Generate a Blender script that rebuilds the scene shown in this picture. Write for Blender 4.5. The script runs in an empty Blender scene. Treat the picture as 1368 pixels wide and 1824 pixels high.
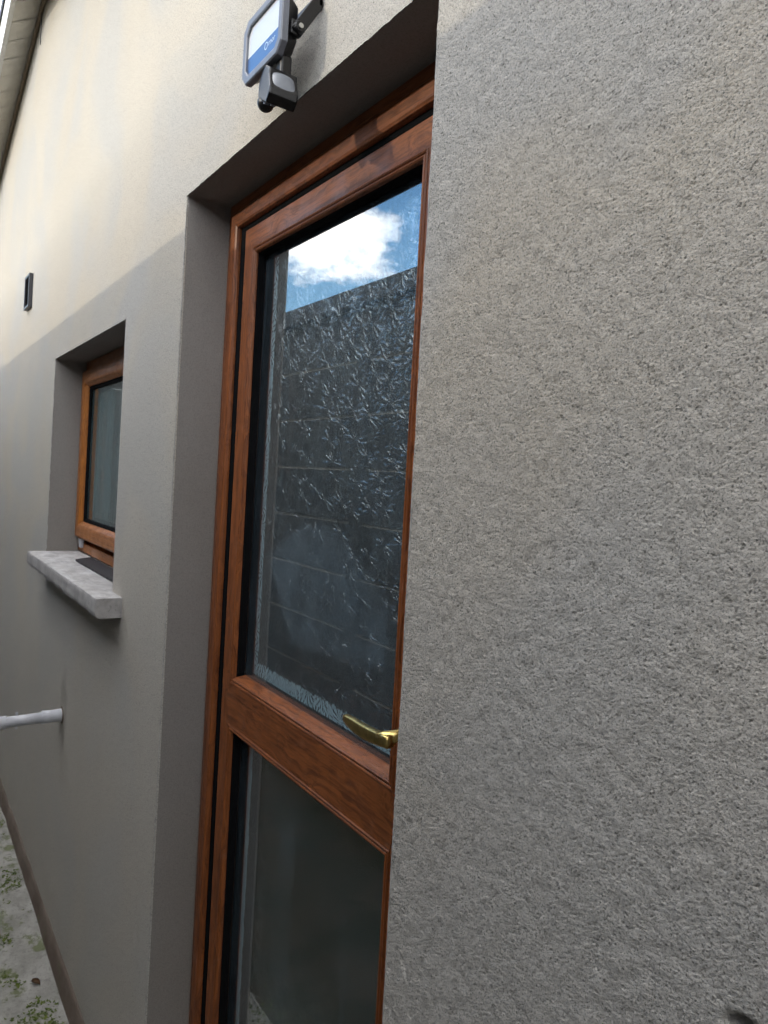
import bpy, bmesh, math, random
import numpy as np
from mathutils import Vector, Matrix

# ------------------------------------------------------------------ camera, sky, sun, exposure
SC = bpy.context.scene
COL = SC.collection
random.seed(7)
RNG = np.random.default_rng(11)

cam_d = bpy.data.cameras.new("camera")
cam = bpy.data.objects.new("camera", cam_d)
COL.objects.link(cam)
SC.camera = cam
YAW, PITCH, ROLL = 0.9712, -0.0139, 0.0551
_r = Vector((math.cos(YAW), math.sin(YAW), 0))
_f = Vector((-math.sin(YAW) * math.cos(PITCH), math.cos(YAW) * math.cos(PITCH), math.sin(PITCH)))
_u = _r.cross(_f)
R_ = _r * math.cos(ROLL) + _u * math.sin(ROLL)
U_ = -_r * math.sin(ROLL) + _u * math.cos(ROLL)
CAM = Vector((0, -0.56, 1.5))
cam.matrix_world = Matrix(((R_.x, U_.x, -_f.x, CAM.x), (R_.y, U_.y, -_f.y, CAM.y), (R_.z, U_.z, -_f.z, CAM.z), (0, 0, 0, 1)))
cam_d.sensor_fit = 'VERTICAL'
cam_d.sensor_height = 36.0
cam_d.lens = 1293.86 / 1824 * 36.0
cam_d.shift_y = -37.5 / 1824
cam_d.clip_start = 0.02
cam_d.clip_end = 2000

SUN_TRAVEL = Vector((0.33, 1.0, -0.385)).normalized()      # direction the sunlight travels
SUN_EL = math.asin(-SUN_TRAVEL.z)
SUN_AZ = math.atan2(-SUN_TRAVEL.x, -SUN_TRAVEL.y)
SKY_STRENGTH = 0.15
EXPOSURE = 1.2

world = bpy.data.worlds.new("World")
SC.world = world
world.use_nodes = True
wn = world.node_tree.nodes
wl = world.node_tree.links
wn.clear()
w_out = wn.new('ShaderNodeOutputWorld')
w_bg = wn.new('ShaderNodeBackground')
w_sky = wn.new('ShaderNodeTexSky')
w_sky.sky_type = 'NISHITA'
w_sky.sun_disc = False
w_sky.sun_elevation = SUN_EL
w_sky.sun_rotation = SUN_AZ
w_sky.air_density = 1.0
w_sky.dust_density = 0.1
w_sky.ozone_density = 1.0
w_tc = wn.new('ShaderNodeTexCoord')
w_n = wn.new('ShaderNodeTexNoise')
w_n.inputs['Scale'].default_value = 5.5
w_n.inputs['Detail'].default_value = 9
w_n.inputs['Roughness'].default_value = 0.56
w_map = wn.new('ShaderNodeMapping')
w_map.inputs['Scale'].default_value = (1, 1, 1.9)
w_map.inputs['Location'].default_value = (0.3, 0.0, 0.0)
wl.new(w_tc.outputs['Generated'], w_map.inputs['Vector'])
wl.new(w_map.outputs['Vector'], w_n.inputs['Vector'])
w_dot = wn.new('ShaderNodeVectorMath')
w_dot.operation = 'DISTANCE'
w_dot.inputs[1].default_value = Vector((-0.838, -0.44, 0.325)).normalized()
wl.new(w_tc.outputs['Generated'], w_dot.inputs[0])
w_l = wn.new('ShaderNodeMapRange')                        # the cloud bank that stands over the yard
w_l.inputs['From Min'].default_value = 0.02
w_l.inputs['From Max'].default_value = 0.12
w_l.inputs['To Min'].default_value = 0.20
w_l.inputs['To Max'].default_value = 0.0
wl.new(w_dot.outputs['Value'], w_l.inputs['Value'])
w_a = wn.new('ShaderNodeMath')
w_a.operation = 'ADD'
w_gap = wn.new('ShaderNodeMapRange')                      # the blue gap round that bank
w_gap.inputs['From Min'].default_value = 0.16
w_gap.inputs['From Max'].default_value = 0.45
w_gap.inputs['To Min'].default_value = -0.10
w_gap.inputs['To Max'].default_value = 0.10
wl.new(w_dot.outputs['Value'], w_gap.inputs['Value'])
w_g2 = wn.new('ShaderNodeMath')
w_g2.operation = 'ADD'
wl.new(w_n.outputs['Fac'], w_g2.inputs[0])
wl.new(w_gap.outputs['Result'], w_g2.inputs[1])
wl.new(w_g2.outputs[0], w_a.inputs[0])
wl.new(w_l.outputs['Result'], w_a.inputs[1])
w_m = wn.new('ShaderNodeMapRange')
w_m.interpolation_type = 'SMOOTHSTEP'
w_m.inputs['From Min'].default_value = 0.50
w_m.inputs['From Max'].default_value = 0.63
wl.new(w_a.outputs[0], w_m.inputs['Value'])
w_mix = wn.new('ShaderNodeMix')
w_mix.data_type = 'RGBA'
wl.new(w_m.outputs['Result'], w_mix.inputs['Factor'])
w_hs = wn.new('ShaderNodeHueSaturation')
w_hs.inputs['Saturation'].default_value = 1.3
w_hs.inputs['Value'].default_value = 0.9
wl.new(w_sky.outputs['Color'], w_hs.inputs['Color'])
wl.new(w_hs.outputs[0], w_mix.inputs['A'])
w_n2 = wn.new('ShaderNodeTexNoise')                      # light tops and greyer hollows of the clouds
w_n2.inputs['Scale'].default_value = 14
w_n2.inputs['Detail'].default_value = 7
wl.new(w_map.outputs['Vector'], w_n2.inputs['Vector'])
w_r2 = wn.new('ShaderNodeMapRange')
w_r2.inputs['From Min'].default_value = 0.34
w_r2.inputs['From Max'].default_value = 0.68
wl.new(w_n2.outputs['Fac'], w_r2.inputs['Value'])
w_cc = wn.new('ShaderNodeMix')
w_cc.data_type = 'RGBA'
w_cc.inputs['A'].default_value = (9.0, 9.2, 9.6, 1)
w_cc.inputs['B'].default_value = (19.5, 19.0, 18.2, 1)
wl.new(w_r2.outputs['Result'], w_cc.inputs['Factor'])
wl.new(w_cc.outputs['Result'], w_mix.inputs['B'])
wl.new(w_mix.outputs['Result'], w_bg.inputs['Color'])
w_bg.inputs['Strength'].default_value = SKY_STRENGTH
wl.new(w_bg.outputs[0], w_out.inputs[0])

sun_d = bpy.data.lights.new("sun", 'SUN')
sun_d.energy = 0.56
sun_d.angle = math.radians(0.53)
sun_d.color = (1.0, 0.89, 0.68)
sun = bpy.data.objects.new("sun", sun_d)
sun.rotation_euler = SUN_TRAVEL.to_track_quat('-Z', 'Y').to_euler()
COL.objects.link(sun)

SC.view_settings.view_transform = 'Standard'
SC.view_settings.look = 'None'
SC.view_settings.exposure = EXPOSURE
SC.view_settings.gamma = 1
SC.cycles.use_denoising = True
SC.cycles.denoising_input_passes = 'RGB_ALBEDO'
SC.cycles.denoising_prefilter = 'ACCURATE'
SC.render.resolution_x = 768
SC.render.resolution_y = 1024


# ------------------------------------------------------------------ material helpers
class NT:
    def __init__(self, name):
        self.m = bpy.data.materials.new(name)
        self.m.use_nodes = True
        self.t = self.m.node_tree
        self.n = self.t.nodes
        self.n.clear()
        self.out = self.n.new('ShaderNodeOutputMaterial')

    def link(self, a, b):
        self.t.links.new(a, b)

    def put(self, sock, v):
        if isinstance(v, bpy.types.NodeSocket):
            self.link(v, sock)
        elif isinstance(v, (tuple, list)) and len(v) == 3 and sock.type == 'RGBA':
            sock.default_value = (*v, 1)
        else:
            sock.default_value = v

    def coord(self, kind='Object'):
        return self.n.new('ShaderNodeTexCoord').outputs[kind]

    def geo(self, kind='Position'):
        return self.n.new('ShaderNodeNewGeometry').outputs[kind]

    def mapping(self, vec, scale=(1, 1, 1), loc=(0, 0, 0)):
        m = self.n.new('ShaderNodeMapping')
        self.put(m.inputs['Vector'], vec)
        m.inputs['Scale'].default_value = scale
        m.inputs['Location'].default_value = loc
        return m.outputs[0]

    def noise(self, vec, scale, detail=3, rough=0.5, dist=0.0):
        x = self.n.new('ShaderNodeTexNoise')
        self.put(x.inputs['Vector'], vec)
        x.inputs['Scale'].default_value = scale
        x.inputs['Detail'].default_value = detail
        x.inputs['Roughness'].default_value = rough
        x.inputs['Distortion'].default_value = dist
        return x.outputs['Fac']

    def voronoi(self, vec, scale, out='Distance', rnd=1.0, dims='3D'):
        x = self.n.new('ShaderNodeTexVoronoi')
        x.voronoi_dimensions = dims
        self.put(x.inputs['Vector'], vec)
        x.inputs['Scale'].default_value = scale
        x.inputs['Randomness'].default_value = rnd
        return x.outputs[out]

    def ramp(self, fac, a, b, lo=0.0, hi=1.0, smooth=True):
        x = self.n.new('ShaderNodeMapRange')
        if smooth:
            x.interpolation_type = 'SMOOTHSTEP'
        self.put(x.inputs['Value'], fac)
        x.inputs['From Min'].default_value = a
        x.inputs['From Max'].default_value = b
        x.inputs['To Min'].default_value = lo
        x.inputs['To Max'].default_value = hi
        return x.outputs['Result']

    def math(self, op, a, b=None, c=None):
        x = self.n.new('ShaderNodeMath')
        x.operation = op
        self.put(x.inputs[0], a)
        if b is not None:
            self.put(x.inputs[1], b)
        if c is not None:
            self.put(x.inputs[2], c)
        return x.outputs[0]

    def vmath(self, op, a, b=None, out='Vector'):
        x = self.n.new('ShaderNodeVectorMath')
        x.operation = op
        self.put(x.inputs[0], a)
        if b is not None:
            self.put(x.inputs[1], b)
        return x.outputs[out]

    def mix(self, fac, a, b, blend='MIX'):
        x = self.n.new('ShaderNodeMix')
        x.data_type = 'RGBA'
        x.blend_type = blend
        self.put(x.inputs['Factor'], fac)
        self.put(x.inputs['A'], a)
        self.put(x.inputs['B'], b)
        return x.outputs['Result']

    def sep(self, vec):
        x = self.n.new('ShaderNodeSeparateXYZ')
        self.put(x.inputs[0], vec)
        return x.outputs

    def bump(self, h, strength=0.5, dist=0.01, normal=None):
        x = self.n.new('ShaderNodeBump')
        self.put(x.inputs['Height'], h)
        x.inputs['Strength'].default_value = strength
        x.inputs['Distance'].default_value = dist
        if normal is not None:
            self.link(normal, x.inputs['Normal'])
        return x.outputs[0]

    def principled(self, color, rough=0.6, metal=0.0, spec=0.5, normal=None, **kw):
        p = self.n.new('ShaderNodeBsdfPrincipled')
        self.put(p.inputs['Base Color'], color)
        self.put(p.inputs['Roughness'], rough)
        self.put(p.inputs['Metallic'], metal)
        self.put(p.inputs['Specular IOR Level'], spec)
        if normal is not None:
            self.link(normal, p.inputs['Normal'])
        for k, v in kw.items():
            self.put(p.inputs[k], v)
        return p.outputs[0]

    def done(self, shader):
        self.link(shader, self.out.inputs['Surface'])
        return self.m


def render_material(name, base, bump_scale=1.0, stains=True):
    """sand and cement render"""
    k = NT(name)
    P = k.geo()
    big = k.noise(P, 1.1, 4, 0.55)
    streak = k.noise(k.mapping(P, (4.5, 4.5, 0.9)), 1.0, 5, 0.65)
    fine = k.noise(P, 300, 4, 0.8)
    grain = k.noise(P, 520, 2, 0.7)
    speck = k.voronoi(P, 150)
    col = k.mix(k.ramp(big, 0.35, 0.7), base, (base[0] * 0.86, base[1] * 0.84, base[2] * 0.80))
    if stains:
        col = k.mix(k.ramp(streak, 0.46, 0.78, 0, 0.4), col, (base[0] * 0.74, base[1] * 0.72, base[2] * 0.67))
        col = k.mix(k.ramp(k.noise(P, 2.7, 5, 0.6), 0.52, 0.7, 0, 0.4), col, (base[0] * 0.88, base[1] * 0.80, base[2] * 0.66))
    if stains:
        # tint by height: warmer above, greyer below, along a ragged tilted line
        zj = k.math('ADD', k.sep(P)[2], k.math('MULTIPLY', k.noise(P, 2.2, 5, 0.6), 0.7))
        zj = k.math('ADD', zj, k.math('MULTIPLY', k.sep(P)[0], -0.18))
        warm = k.ramp(zj, 1.72, 2.30)
        col = k.mix(0.85, col, k.mix(warm, (0.95, 0.98, 1.04), (1.05, 0.985, 0.87)), 'MULTIPLY')
        # warm and grey fields left by drying, and the damp mark round the waste pipe
        col = k.mix(k.ramp(k.noise(P, 1.7, 3, 0.5, 0.6), 0.42, 0.62), k.mix(0.5, col, (base[0] * 1.04, base[1] * 0.97, base[2] * 0.86)), (base[0] * 0.89, base[1] * 0.90, base[2] * 0.91))
        q = k.vmath('MULTIPLY', k.vmath('SUBTRACT', P, (-2.815, 0.0, 0.60)), (1.0, 1.0, 0.45))
        dist = k.math('ADD', k.vmath('LENGTH', q, out='Value'), k.math('MULTIPLY', k.math('SUBTRACT', k.noise(P, 16, 4), 0.5), 0.05))
        col = k.mix(k.ramp(dist, 0.085, 0.03, 0, 0.75), col, (base[0] * 0.42, base[1] * 0.40, base[2] * 0.34))
        zz = k.sep(P)[2]
        foot = k.math('ADD', zz, k.math('MULTIPLY', k.noise(P, 5, 4, 0.6), 0.35))
        col = k.mix(k.ramp(foot, 0.16, -0.12, 0, 0.6), col, (base[0] * 0.62, base[1] * 0.58, base[2] * 0.52))
    col = k.mix(k.ramp(fine, 0.38, 0.62, 0.0, 0.6 if stains else 0.25), col, (base[0] * 1.34, base[1] * 1.33, base[2] * 1.31))
    col = k.mix(k.ramp(grain, 0.53, 0.62, 0, 0.8 if stains else 0.3), col, (base[0] * 0.42, base[1] * 0.41, base[2] * 0.40))
    mid = k.noise(P, 95, 3, 0.75)
    col = k.mix(k.ramp(mid, 0.50, 0.72, 0, 0.34 if stains else 0.15), col, (base[0] * 0.55, base[1] * 0.54, base[2] * 0.53))
    col = k.mix(k.ramp(speck, 0.20, 0.10, 0, 0.85 if stains else 0.25), col, (base[0] * 0.30, base[1] * 0.30, base[2] * 0.30))
    h = k.math('ADD', k.noise(P, 330, 3, 0.6), k.math('MULTIPLY', k.noise(P, 760, 2, 0.6), 0.5))
    nrm = k.bump(h, 0.5 * bump_scale, 0.0024)
    nrm = k.bump(mid, 0.22 * bump_scale, 0.006, nrm)
    nrm = k.bump(k.noise(P, 9, 3, 0.5), 0.25, 0.01, nrm)
    return k.done(k.principled(col, 0.92, spec=0.15, normal=nrm))


def wood_material(name, base, dark, axis, rough=0.42):
    """foiled woodgrain profile; grain runs along the given axis"""
    k = NT(name)
    P = k.geo()
    sc = [55.0, 55.0, 55.0]
    sc['xyz'.index(axis)] = 2.2
    warp = k.noise(P, 6, 2)
    q = k.vmath('ADD', k.mapping(P, sc), k.math('MULTIPLY', warp, 5.0))
    g1 = k.noise(q, 1.6, 8, 0.72, 0.5)
    sc2 = [s * 6 for s in sc]
    sc2['xyz'.index(axis)] = 9
    g2 = k.noise(k.mapping(P, sc2), 1.0, 3, 0.6)
    col = k.mix(k.ramp(g1, 0.38, 0.68), base, dark)
    col = k.mix(k.ramp(g2, 0.50, 0.70, 0, 0.5), col, (dark[0] * 0.6, dark[1] * 0.6, dark[2] * 0.6))
    dust = k.ramp(k.noise(P, 34, 6, 0.7), 0.56, 0.8, 0, 0.16)
    col = k.mix(dust, col, (0.45, 0.40, 0.34))
    nrm = k.bump(g2, 0.35, 0.0010)
    r = k.ramp(k.noise(P, 20, 4), 0.3, 0.7, rough - 0.05, rough + 0.14)
    return k.done(k.principled(col, r, spec=0.45, normal=nrm))


def plain(name, color, rough=0.5, metal=0.0, spec=0.5, var=0.25, vscale=40, bump=0.0, bscale=300):
    k = NT(name)
    P = k.geo()
    c2 = tuple(c * (1 - var) for c in color)
    col = k.mix(k.ramp(k.noise(P, vscale, 4, 0.6), 0.35, 0.7), color, c2)
    nrm = k.bump(k.noise(P, bscale, 2), bump, 0.001) if bump else None
    return k.done(k.principled(col, rough, metal, spec, nrm))


MAT = {}
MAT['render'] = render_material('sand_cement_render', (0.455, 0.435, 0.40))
MAT['render_reveal_shade'] = render_material('reveal_render_shaded', (0.27, 0.255, 0.24), 0.4, stains=False)  # wall render in a darker tone: shade of the reveals put into the colour
MAT['door_v'] = wood_material('rosewood_foil_upright', (0.28, 0.084, 0.022), (0.125, 0.036, 0.012), 'z')
MAT['door_h'] = wood_material('rosewood_foil_level', (0.275, 0.084, 0.023), (0.12, 0.036, 0.012), 'x')
MAT['win_v'] = wood_material('golden_oak_foil_upright', (0.42, 0.15, 0.03), (0.26, 0.085, 0.02), 'z')
MAT['win_h'] = wood_material('golden_oak_foil_level', (0.40, 0.16, 0.055), (0.27, 0.10, 0.035), 'x')
MAT['gasket'] = plain('black_rubber_gasket', (0.008, 0.008, 0.009), 0.9, spec=0.05, var=0.3)
MAT['spacer'] = plain('dark_spacer_bar', (0.010, 0.010, 0.011), 0.8, spec=0.1)
MAT['black_plastic'] = plain('black_cast_aluminium', (0.007, 0.007, 0.008), 0.34, bump=0.15, bscale=500)
MAT['grey_rim'] = plain('painted_grey_rim', (0.17, 0.18, 0.21), 0.32, var=0.15)
MAT['brass'] = plain('polished_brass', (0.74, 0.55, 0.20), 0.28, 1.0, var=0.25, vscale=60)
MAT['white_pvc'] = plain('white_plastic', (0.55, 0.56, 0.60), 0.35, var=0.15, vscale=25)
MAT['white_paint'] = plain('white_fascia_paint', (0.78, 0.78, 0.76), 0.45, var=0.08)
MAT['soffit'] = plain('cream_soffit_board', (0.72, 0.70, 0.64), 0.55, var=0.12, vscale=14)
MAT['trim'] = plain('brown_trim', (0.24, 0.18, 0.12), 0.6)
MAT['roof'] = plain('dark_roof_edge', (0.03, 0.032, 0.04), 0.6)
MAT['steel'] = plain('zinc_screw', (0.62, 0.62, 0.60), 0.3, 1.0)
MAT['bead'] = plain('corner_bead', (0.44, 0.425, 0.40), 0.5, var=0.4, vscale=60)
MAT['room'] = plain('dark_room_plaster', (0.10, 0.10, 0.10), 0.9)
MAT['cable'] = plain('pale_cable', (0.42, 0.43, 0.45), 0.5)
MAT['vent'] = plain('dark_vent_plastic', (0.035, 0.035, 0.042), 0.45)
MAT['lens'] = plain('frosted_sensor_lens', (0.20, 0.215, 0.24), 0.35, var=0.1)
MAT['mortar'] = plain('pale_panel_edge', (0.34, 0.33, 0.30), 0.95, var=0.3)
MAT['block'] = plain('weathered_concrete_panel', (0.125, 0.132, 0.14), 0.95, var=0.3, vscale=3.5, bump=0.2, bscale=120)
MAT['coping'] = plain('dark_coping', (0.10, 0.11, 0.125), 0.8, var=0.3, vscale=6)
MAT['slate'] = plain('black_slate_strip', (0.022, 0.022, 0.026), 0.55, var=0.5, vscale=80, bump=0.6, bscale=220)
MAT['leaf'] = plain('dry_leaf', (0.10, 0.05, 0.02), 0.8)


def plinth_material():
    k = NT('damp_brown_plinth_render')
    P = k.geo()
    c = k.mix(k.ramp(k.noise(P, 5, 5, 0.6), 0.35, 0.7), (0.17, 0.135, 0.11), (0.115, 0.085, 0.068))
    c = k.mix(k.ramp(k.noise(P, 9, 4, 0.6), 0.55, 0.75, 0, 0.5), c, (0.13, 0.14, 0.08))
    return k.done(k.principled(c, 0.9, spec=0.2, normal=k.bump(k.noise(P, 180, 4, 0.7), 0.6, 0.003)))


def concrete_material():
    k = NT('pale_concrete')
    P = k.geo()
    c = k.mix(k.ramp(k.noise(P, 6, 6, 0.65), 0.35, 0.68), (0.33, 0.32, 0.295), (0.20, 0.195, 0.175))
    c = k.mix(k.ramp(k.noise(P, 38, 5, 0.7), 0.50, 0.68, 0, 0.7), c, (0.16, 0.155, 0.14))
    c = k.mix(k.ramp(k.noise(P, 150, 3, 0.7), 0.58, 0.72, 0, 0.6), c, (0.12, 0.12, 0.11))
    c = k.mix(k.ramp(k.noise(P, 11, 6, 0.7), 0.54, 0.64, 0, 0.75), c, (0.10, 0.12, 0.04))
    h = k.math('ADD', k.noise(P, 30, 5, 0.65), k.math('MULTIPLY', k.noise(P, 200, 3), 0.4))
    return k.done(k.principled(c, 0.9, spec=0.2, normal=k.bump(h, 0.6, 0.01)))


def soil_material():
    k = NT('yard_ground')
    P = k.geo()
    c = k.mix(k.ramp(k.noise(P, 3, 6, 0.6), 0.35, 0.7), (0.075, 0.062, 0.045), (0.028, 0.032, 0.018))
    return k.done(k.principled(c, 0.95, spec=0.1, normal=k.bump(k.noise(P, 40, 5), 0.6, 0.02)))


def sill_material():
    k = NT('weathered_stone_sill')
    P = k.geo()
    c = k.mix(k.ramp(k.noise(P, 18, 5, 0.65), 0.35, 0.68), (0.42, 0.405, 0.395), (0.31, 0.295, 0.285))
    N = k.sep(k.geo('Normal'))
    smear = k.ramp(k.noise(k.mapping(P, (9, 26, 26)), 1.0, 6, 0.7), 0.46, 0.60)
    up = k.ramp(N[2], 0.5, 0.9)
    c = k.mix(k.math('MULTIPLY', k.math('MULTIPLY', smear, up), 0.25), c, (0.72, 0.72, 0.74))
    c = k.mix(k.ramp(k.noise(P, 110, 5, 0.75), 0.58, 0.68, 0, 0.6), c, (0.13, 0.125, 0.12))
    return k.done(k.principled(c, 0.8, spec=0.25, normal=k.bump(k.noise(P, 90, 5, 0.7), 0.5, 0.003)))


def moss_material():
    k = NT('green_moss')
    P = k.geo()
    c = k.mix(k.ramp(k.noise(P, 60, 3), 0.35, 0.7), (0.12, 0.15, 0.035), (0.05, 0.075, 0.02))
    return k.done(k.principled(c, 0.95, spec=0.1))


MAT['plinth'] = plinth_material()
MAT['concrete'] = concrete_material()
MAT['soil'] = soil_material()
MAT['sill'] = sill_material()
MAT['moss'] = moss_material()


def glass_shader(k, dust_fac, dust_col, normal=None, rough=0.0, tint=(0.86, 0.92, 0.92), gain=1.0):
    """one pane: both faces' reflection, a film of dust, the rest goes through"""
    fr = k.n.new('ShaderNodeFresnel')
    fr.inputs['IOR'].default_value = 1.52
    if normal is not None:
        k.link(normal, fr.inputs['Normal'])
    F = fr.outputs[0]
    R = k.math('DIVIDE', k.math('MULTIPLY', F, 2.0), k.math('ADD', F, 1.0))
    R = k.math('MINIMUM', k.math('MULTIPLY', R, gain), 1.0)
    gl = k.n.new('ShaderNodeBsdfGlossy')
    gl.inputs['Roughness'].default_value = rough
    gl.inputs['Color'].default_value = (1, 1, 1, 1)
    if normal is not None:
        k.link(normal, gl.inputs['Normal'])
    tr = k.n.new('ShaderNodeBsdfTransparent')
    tr.inputs['Color'].default_value = (*tint, 1)
    df = k.n.new('ShaderNodeBsdfDiffuse')
    k.put(df.inputs['Color'], dust_col)
    m1 = k.n.new('ShaderNodeMixShader')
    k.put(m1.inputs[0], dust_fac)
    k.link(tr.outputs[0], m1.inputs[1])
    k.link(df.outputs[0], m1.inputs[2])
    m2 = k.n.new('ShaderNodeMixShader')
    k.link(R, m2.inputs[0])
    k.link(m1.outputs[0], m2.inputs[1])
    k.link(gl.outputs[0], m2.inputs[2])
    return m2.outputs[0]


def outer_glass(name, dust=0.02, runs=0.5, smudge=None, gain=0.34, film=(0.42, 0.50, 0.54)):
    k = NT(name)
    P = k.geo()
    run = k.ramp(k.noise(k.mapping(P, (34, 34, 1.5)), 1.0, 4, 0.65), 0.55, 0.78, 0, runs)
    cloudy = k.ramp(k.noise(P, 5, 5, 0.6), 0.45, 0.75, 0, 1)
    spots = k.ramp(k.voronoi(P, 26), 0.045, 0.02, 0, 0.8)
    spots = k.math('MULTIPLY', spots, k.ramp(k.noise(P, 9, 2), 0.55, 0.6))
    f = k.math('ADD', k.math('MULTIPLY', run, 0.05), k.math('MULTIPLY', cloudy, 0.03))
    f = k.math('ADD', f, dust)
    if smudge is not None:
        # a smeared patch of dusty film: corners of its outline (clockwise in x, z) and strength
        pts, amt, soft = smudge
        s = k.sep(P)
        d = None
        for (ax, az), (bx, bz) in zip(pts, pts[1:] + pts[:1]):
            l = math.hypot(bx - ax, bz - az)
            nx_, nz_ = (bz - az) / l, -(bx - ax) / l      # inward side is negative
            e = k.math('ADD', k.math('MULTIPLY', k.math('SUBTRACT', s[0], ax), -nx_), k.math('MULTIPLY', k.math('SUBTRACT', s[2], az), -nz_))
            d = e if d is None else k.math('MAXIMUM', d, e)
        d = k.math('ADD', d, k.math('MULTIPLY', k.math('SUBTRACT', k.noise(P, 22, 5, 0.65), 0.5), 0.05))
        msk = k.ramp(d, soft, -soft)
        msk = k.math('MULTIPLY', msk, k.ramp(k.noise(P, 11, 5, 0.65), 0.28, 0.72, 0.25, 1.0))
        f = k.math('ADD', f, k.math('MULTIPLY', msk, amt))
    f = k.math('MINIMUM', k.math('ADD', f, spots), 0.9)
    return k.done(glass_shader(k, f, film, tint=(0.95, 0.98, 0.99), gain=gain))


def patterned_glass(name, bounds, bump=1.0):
    """inner pane cast with radiating bursts, pale residue band along the left and bottom edge"""
    k = NT(name)
    P = k.geo()
    s = k.sep(P)
    cmb = k.n.new('ShaderNodeCombineXYZ')
    k.link(s[0], cmb.inputs[0])
    k.link(s[2], cmb.inputs[1])
    Q = cmb.outputs[0]

    def burst(scale, off, petals):
        q = k.vmath('ADD', Q, off)
        vor = k.n.new('ShaderNodeTexVoronoi')
        vor.voronoi_dimensions = '2D'
        vor.inputs['Scale'].default_value = scale
        vor.inputs['Randomness'].default_value = 0.9
        k.link(q, vor.inputs['Vector'])
        loc = k.vmath('SUBTRACT', q, vor.outputs['Position'])
        t = k.sep(loc)
        ang = k.math('ARCTAN2', t[1], t[0])
        ang = k.math('ADD', ang, k.math('MULTIPLY', k.noise(q, scale * 1.6, 3), 1.1))
        r = k.math('MULTIPLY', k.vmath('LENGTH', loc, out='Value'), scale)
        pet = k.math('SINE', k.math('MULTIPLY', ang, petals))
        env = k.math('MULTIPLY', k.ramp(r, 0.04, 0.18), k.ramp(r, 0.72, 0.5))
        bits = k.ramp(k.noise(q, scale * 7, 2), 0.35, 0.65, 0.35, 1.0)
        return k.math('MULTIPLY', k.math('MULTIPLY', pet, env), bits)

    h = k.math('ADD', burst(17.0, (0.0, 0.0, 0.0), 13.0), k.math('MULTIPLY', burst(24.0, (3.37, 1.91, 0.0), 10.0), 0.3))
    h = k.math('ADD', h, k.math('MULTIPLY', k.noise(Q, 200, 2, 0.5), 0.25))
    nrm = k.bump(h, bump, 0.0013)
    x0, x1, z0, z1 = bounds
    rag = k.math('MULTIPLY', k.math('SUBTRACT', k.noise(k.mapping(P, (90, 90, 22)), 1.0, 4, 0.7), 0.5), 0.018)
    rag2 = k.math('MULTIPLY', k.math('SUBTRACT', k.noise(k.mapping(P, (110, 110, 18)), 1.0, 4, 0.75), 0.5), 0.026)
    dl = k.math('ADD', k.math('SUBTRACT', s[0], x0), rag)
    db = k.math('ADD', k.math('SUBTRACT', s[2], z0), rag2)
    band = k.math('MAXIMUM', k.ramp(dl, 0.024, 0.019), k.ramp(db, 0.034, 0.028))
    inside = k.math('MULTIPLY', k.ramp(k.math('SUBTRACT', s[0], x0), 0.001, 0.003), k.ramp(k.math('SUBTRACT', s[2], z0), 0.001, 0.003))
    band = k.math('MULTIPLY', band, inside)
    f = k.math('ADD', k.math('MULTIPLY', band, 1.0), k.math('MULTIPLY', k.ramp(k.noise(P, 4, 4), 0.3, 0.8), 0.06))
    return k.done(glass_shader(k, f, (0.60, 0.80, 0.87), nrm, 0.13, tint=(0.55, 0.62, 0.62), gain=1.6))


# ------------------------------------------------------------------ mesh helpers
def link(name, me, mat, parent=None, smooth=False):
    o = bpy.data.objects.new(name, me)
    COL.objects.link(o)
    if mat is not None:
        me.materials.append(MAT[mat] if isinstance(mat, str) else mat)
    if parent is not None:
        o.parent = parent
    if smooth:
        me.polygons.foreach_set('use_smooth', [True] * len(me.polygons))
    return o


def from_bm(name, bm, mat, parent=None, smooth=False, bevel=0.0, seg=2):
    bmesh.ops.recalc_face_normals(bm, faces=bm.faces)
    if bevel > 0:
        eds = [e for e in bm.edges if len(e.link_faces) == 2 and e.calc_face_angle(0) > 0.5]
        bmesh.ops.bevel(bm, geom=eds, offset=bevel, segments=seg, affect='EDGES', profile=0.6, clamp_overlap=True)
    me = bpy.data.meshes.new(name)
    bm.to_mesh(me)
    bm.free()
    return link(name, me, mat, parent, smooth)


def add_box(bm, x0, x1, y0, y1, z0, z1):
    v = [bm.verts.new((x, y, z)) for x in (x0, x1) for y in (y0, y1) for z in (z0, z1)]
    for f in ((0, 1, 3, 2), (4, 6, 7, 5), (0, 4, 5, 1), (2, 3, 7, 6), (0, 2, 6, 4), (1, 5, 7, 3)):
        bm.faces.new([v[i] for i in f])
    return v


def box(name, x0, x1, y0, y1, z0, z1, mat, parent=None, bevel=0.0, seg=2):
    bm = bmesh.new()
    add_box(bm, x0, x1, y0, y1, z0, z1)
    return from_bm(name, bm, mat, parent, bevel=bevel, seg=seg)


def add_prism(bm, loop_a, loop_b):
    a = [bm.verts.new(p) for p in loop_a]
    b = [bm.verts.new(p) for p in loop_b]
    n = len(a)
    for i in range(n):
        bm.faces.new((a[i], a[(i + 1) % n], b[(i + 1) % n], b[i]))
    bm.faces.new(a[::-1])
    bm.faces.new(b)


def prism(name, loop_a, loop_b, mat, parent=None, bevel=0.0, seg=2):
    bm = bmesh.new()
    add_prism(bm, loop_a, loop_b)
    return from_bm(name, bm, mat, parent, bevel=bevel, seg=seg)


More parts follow.
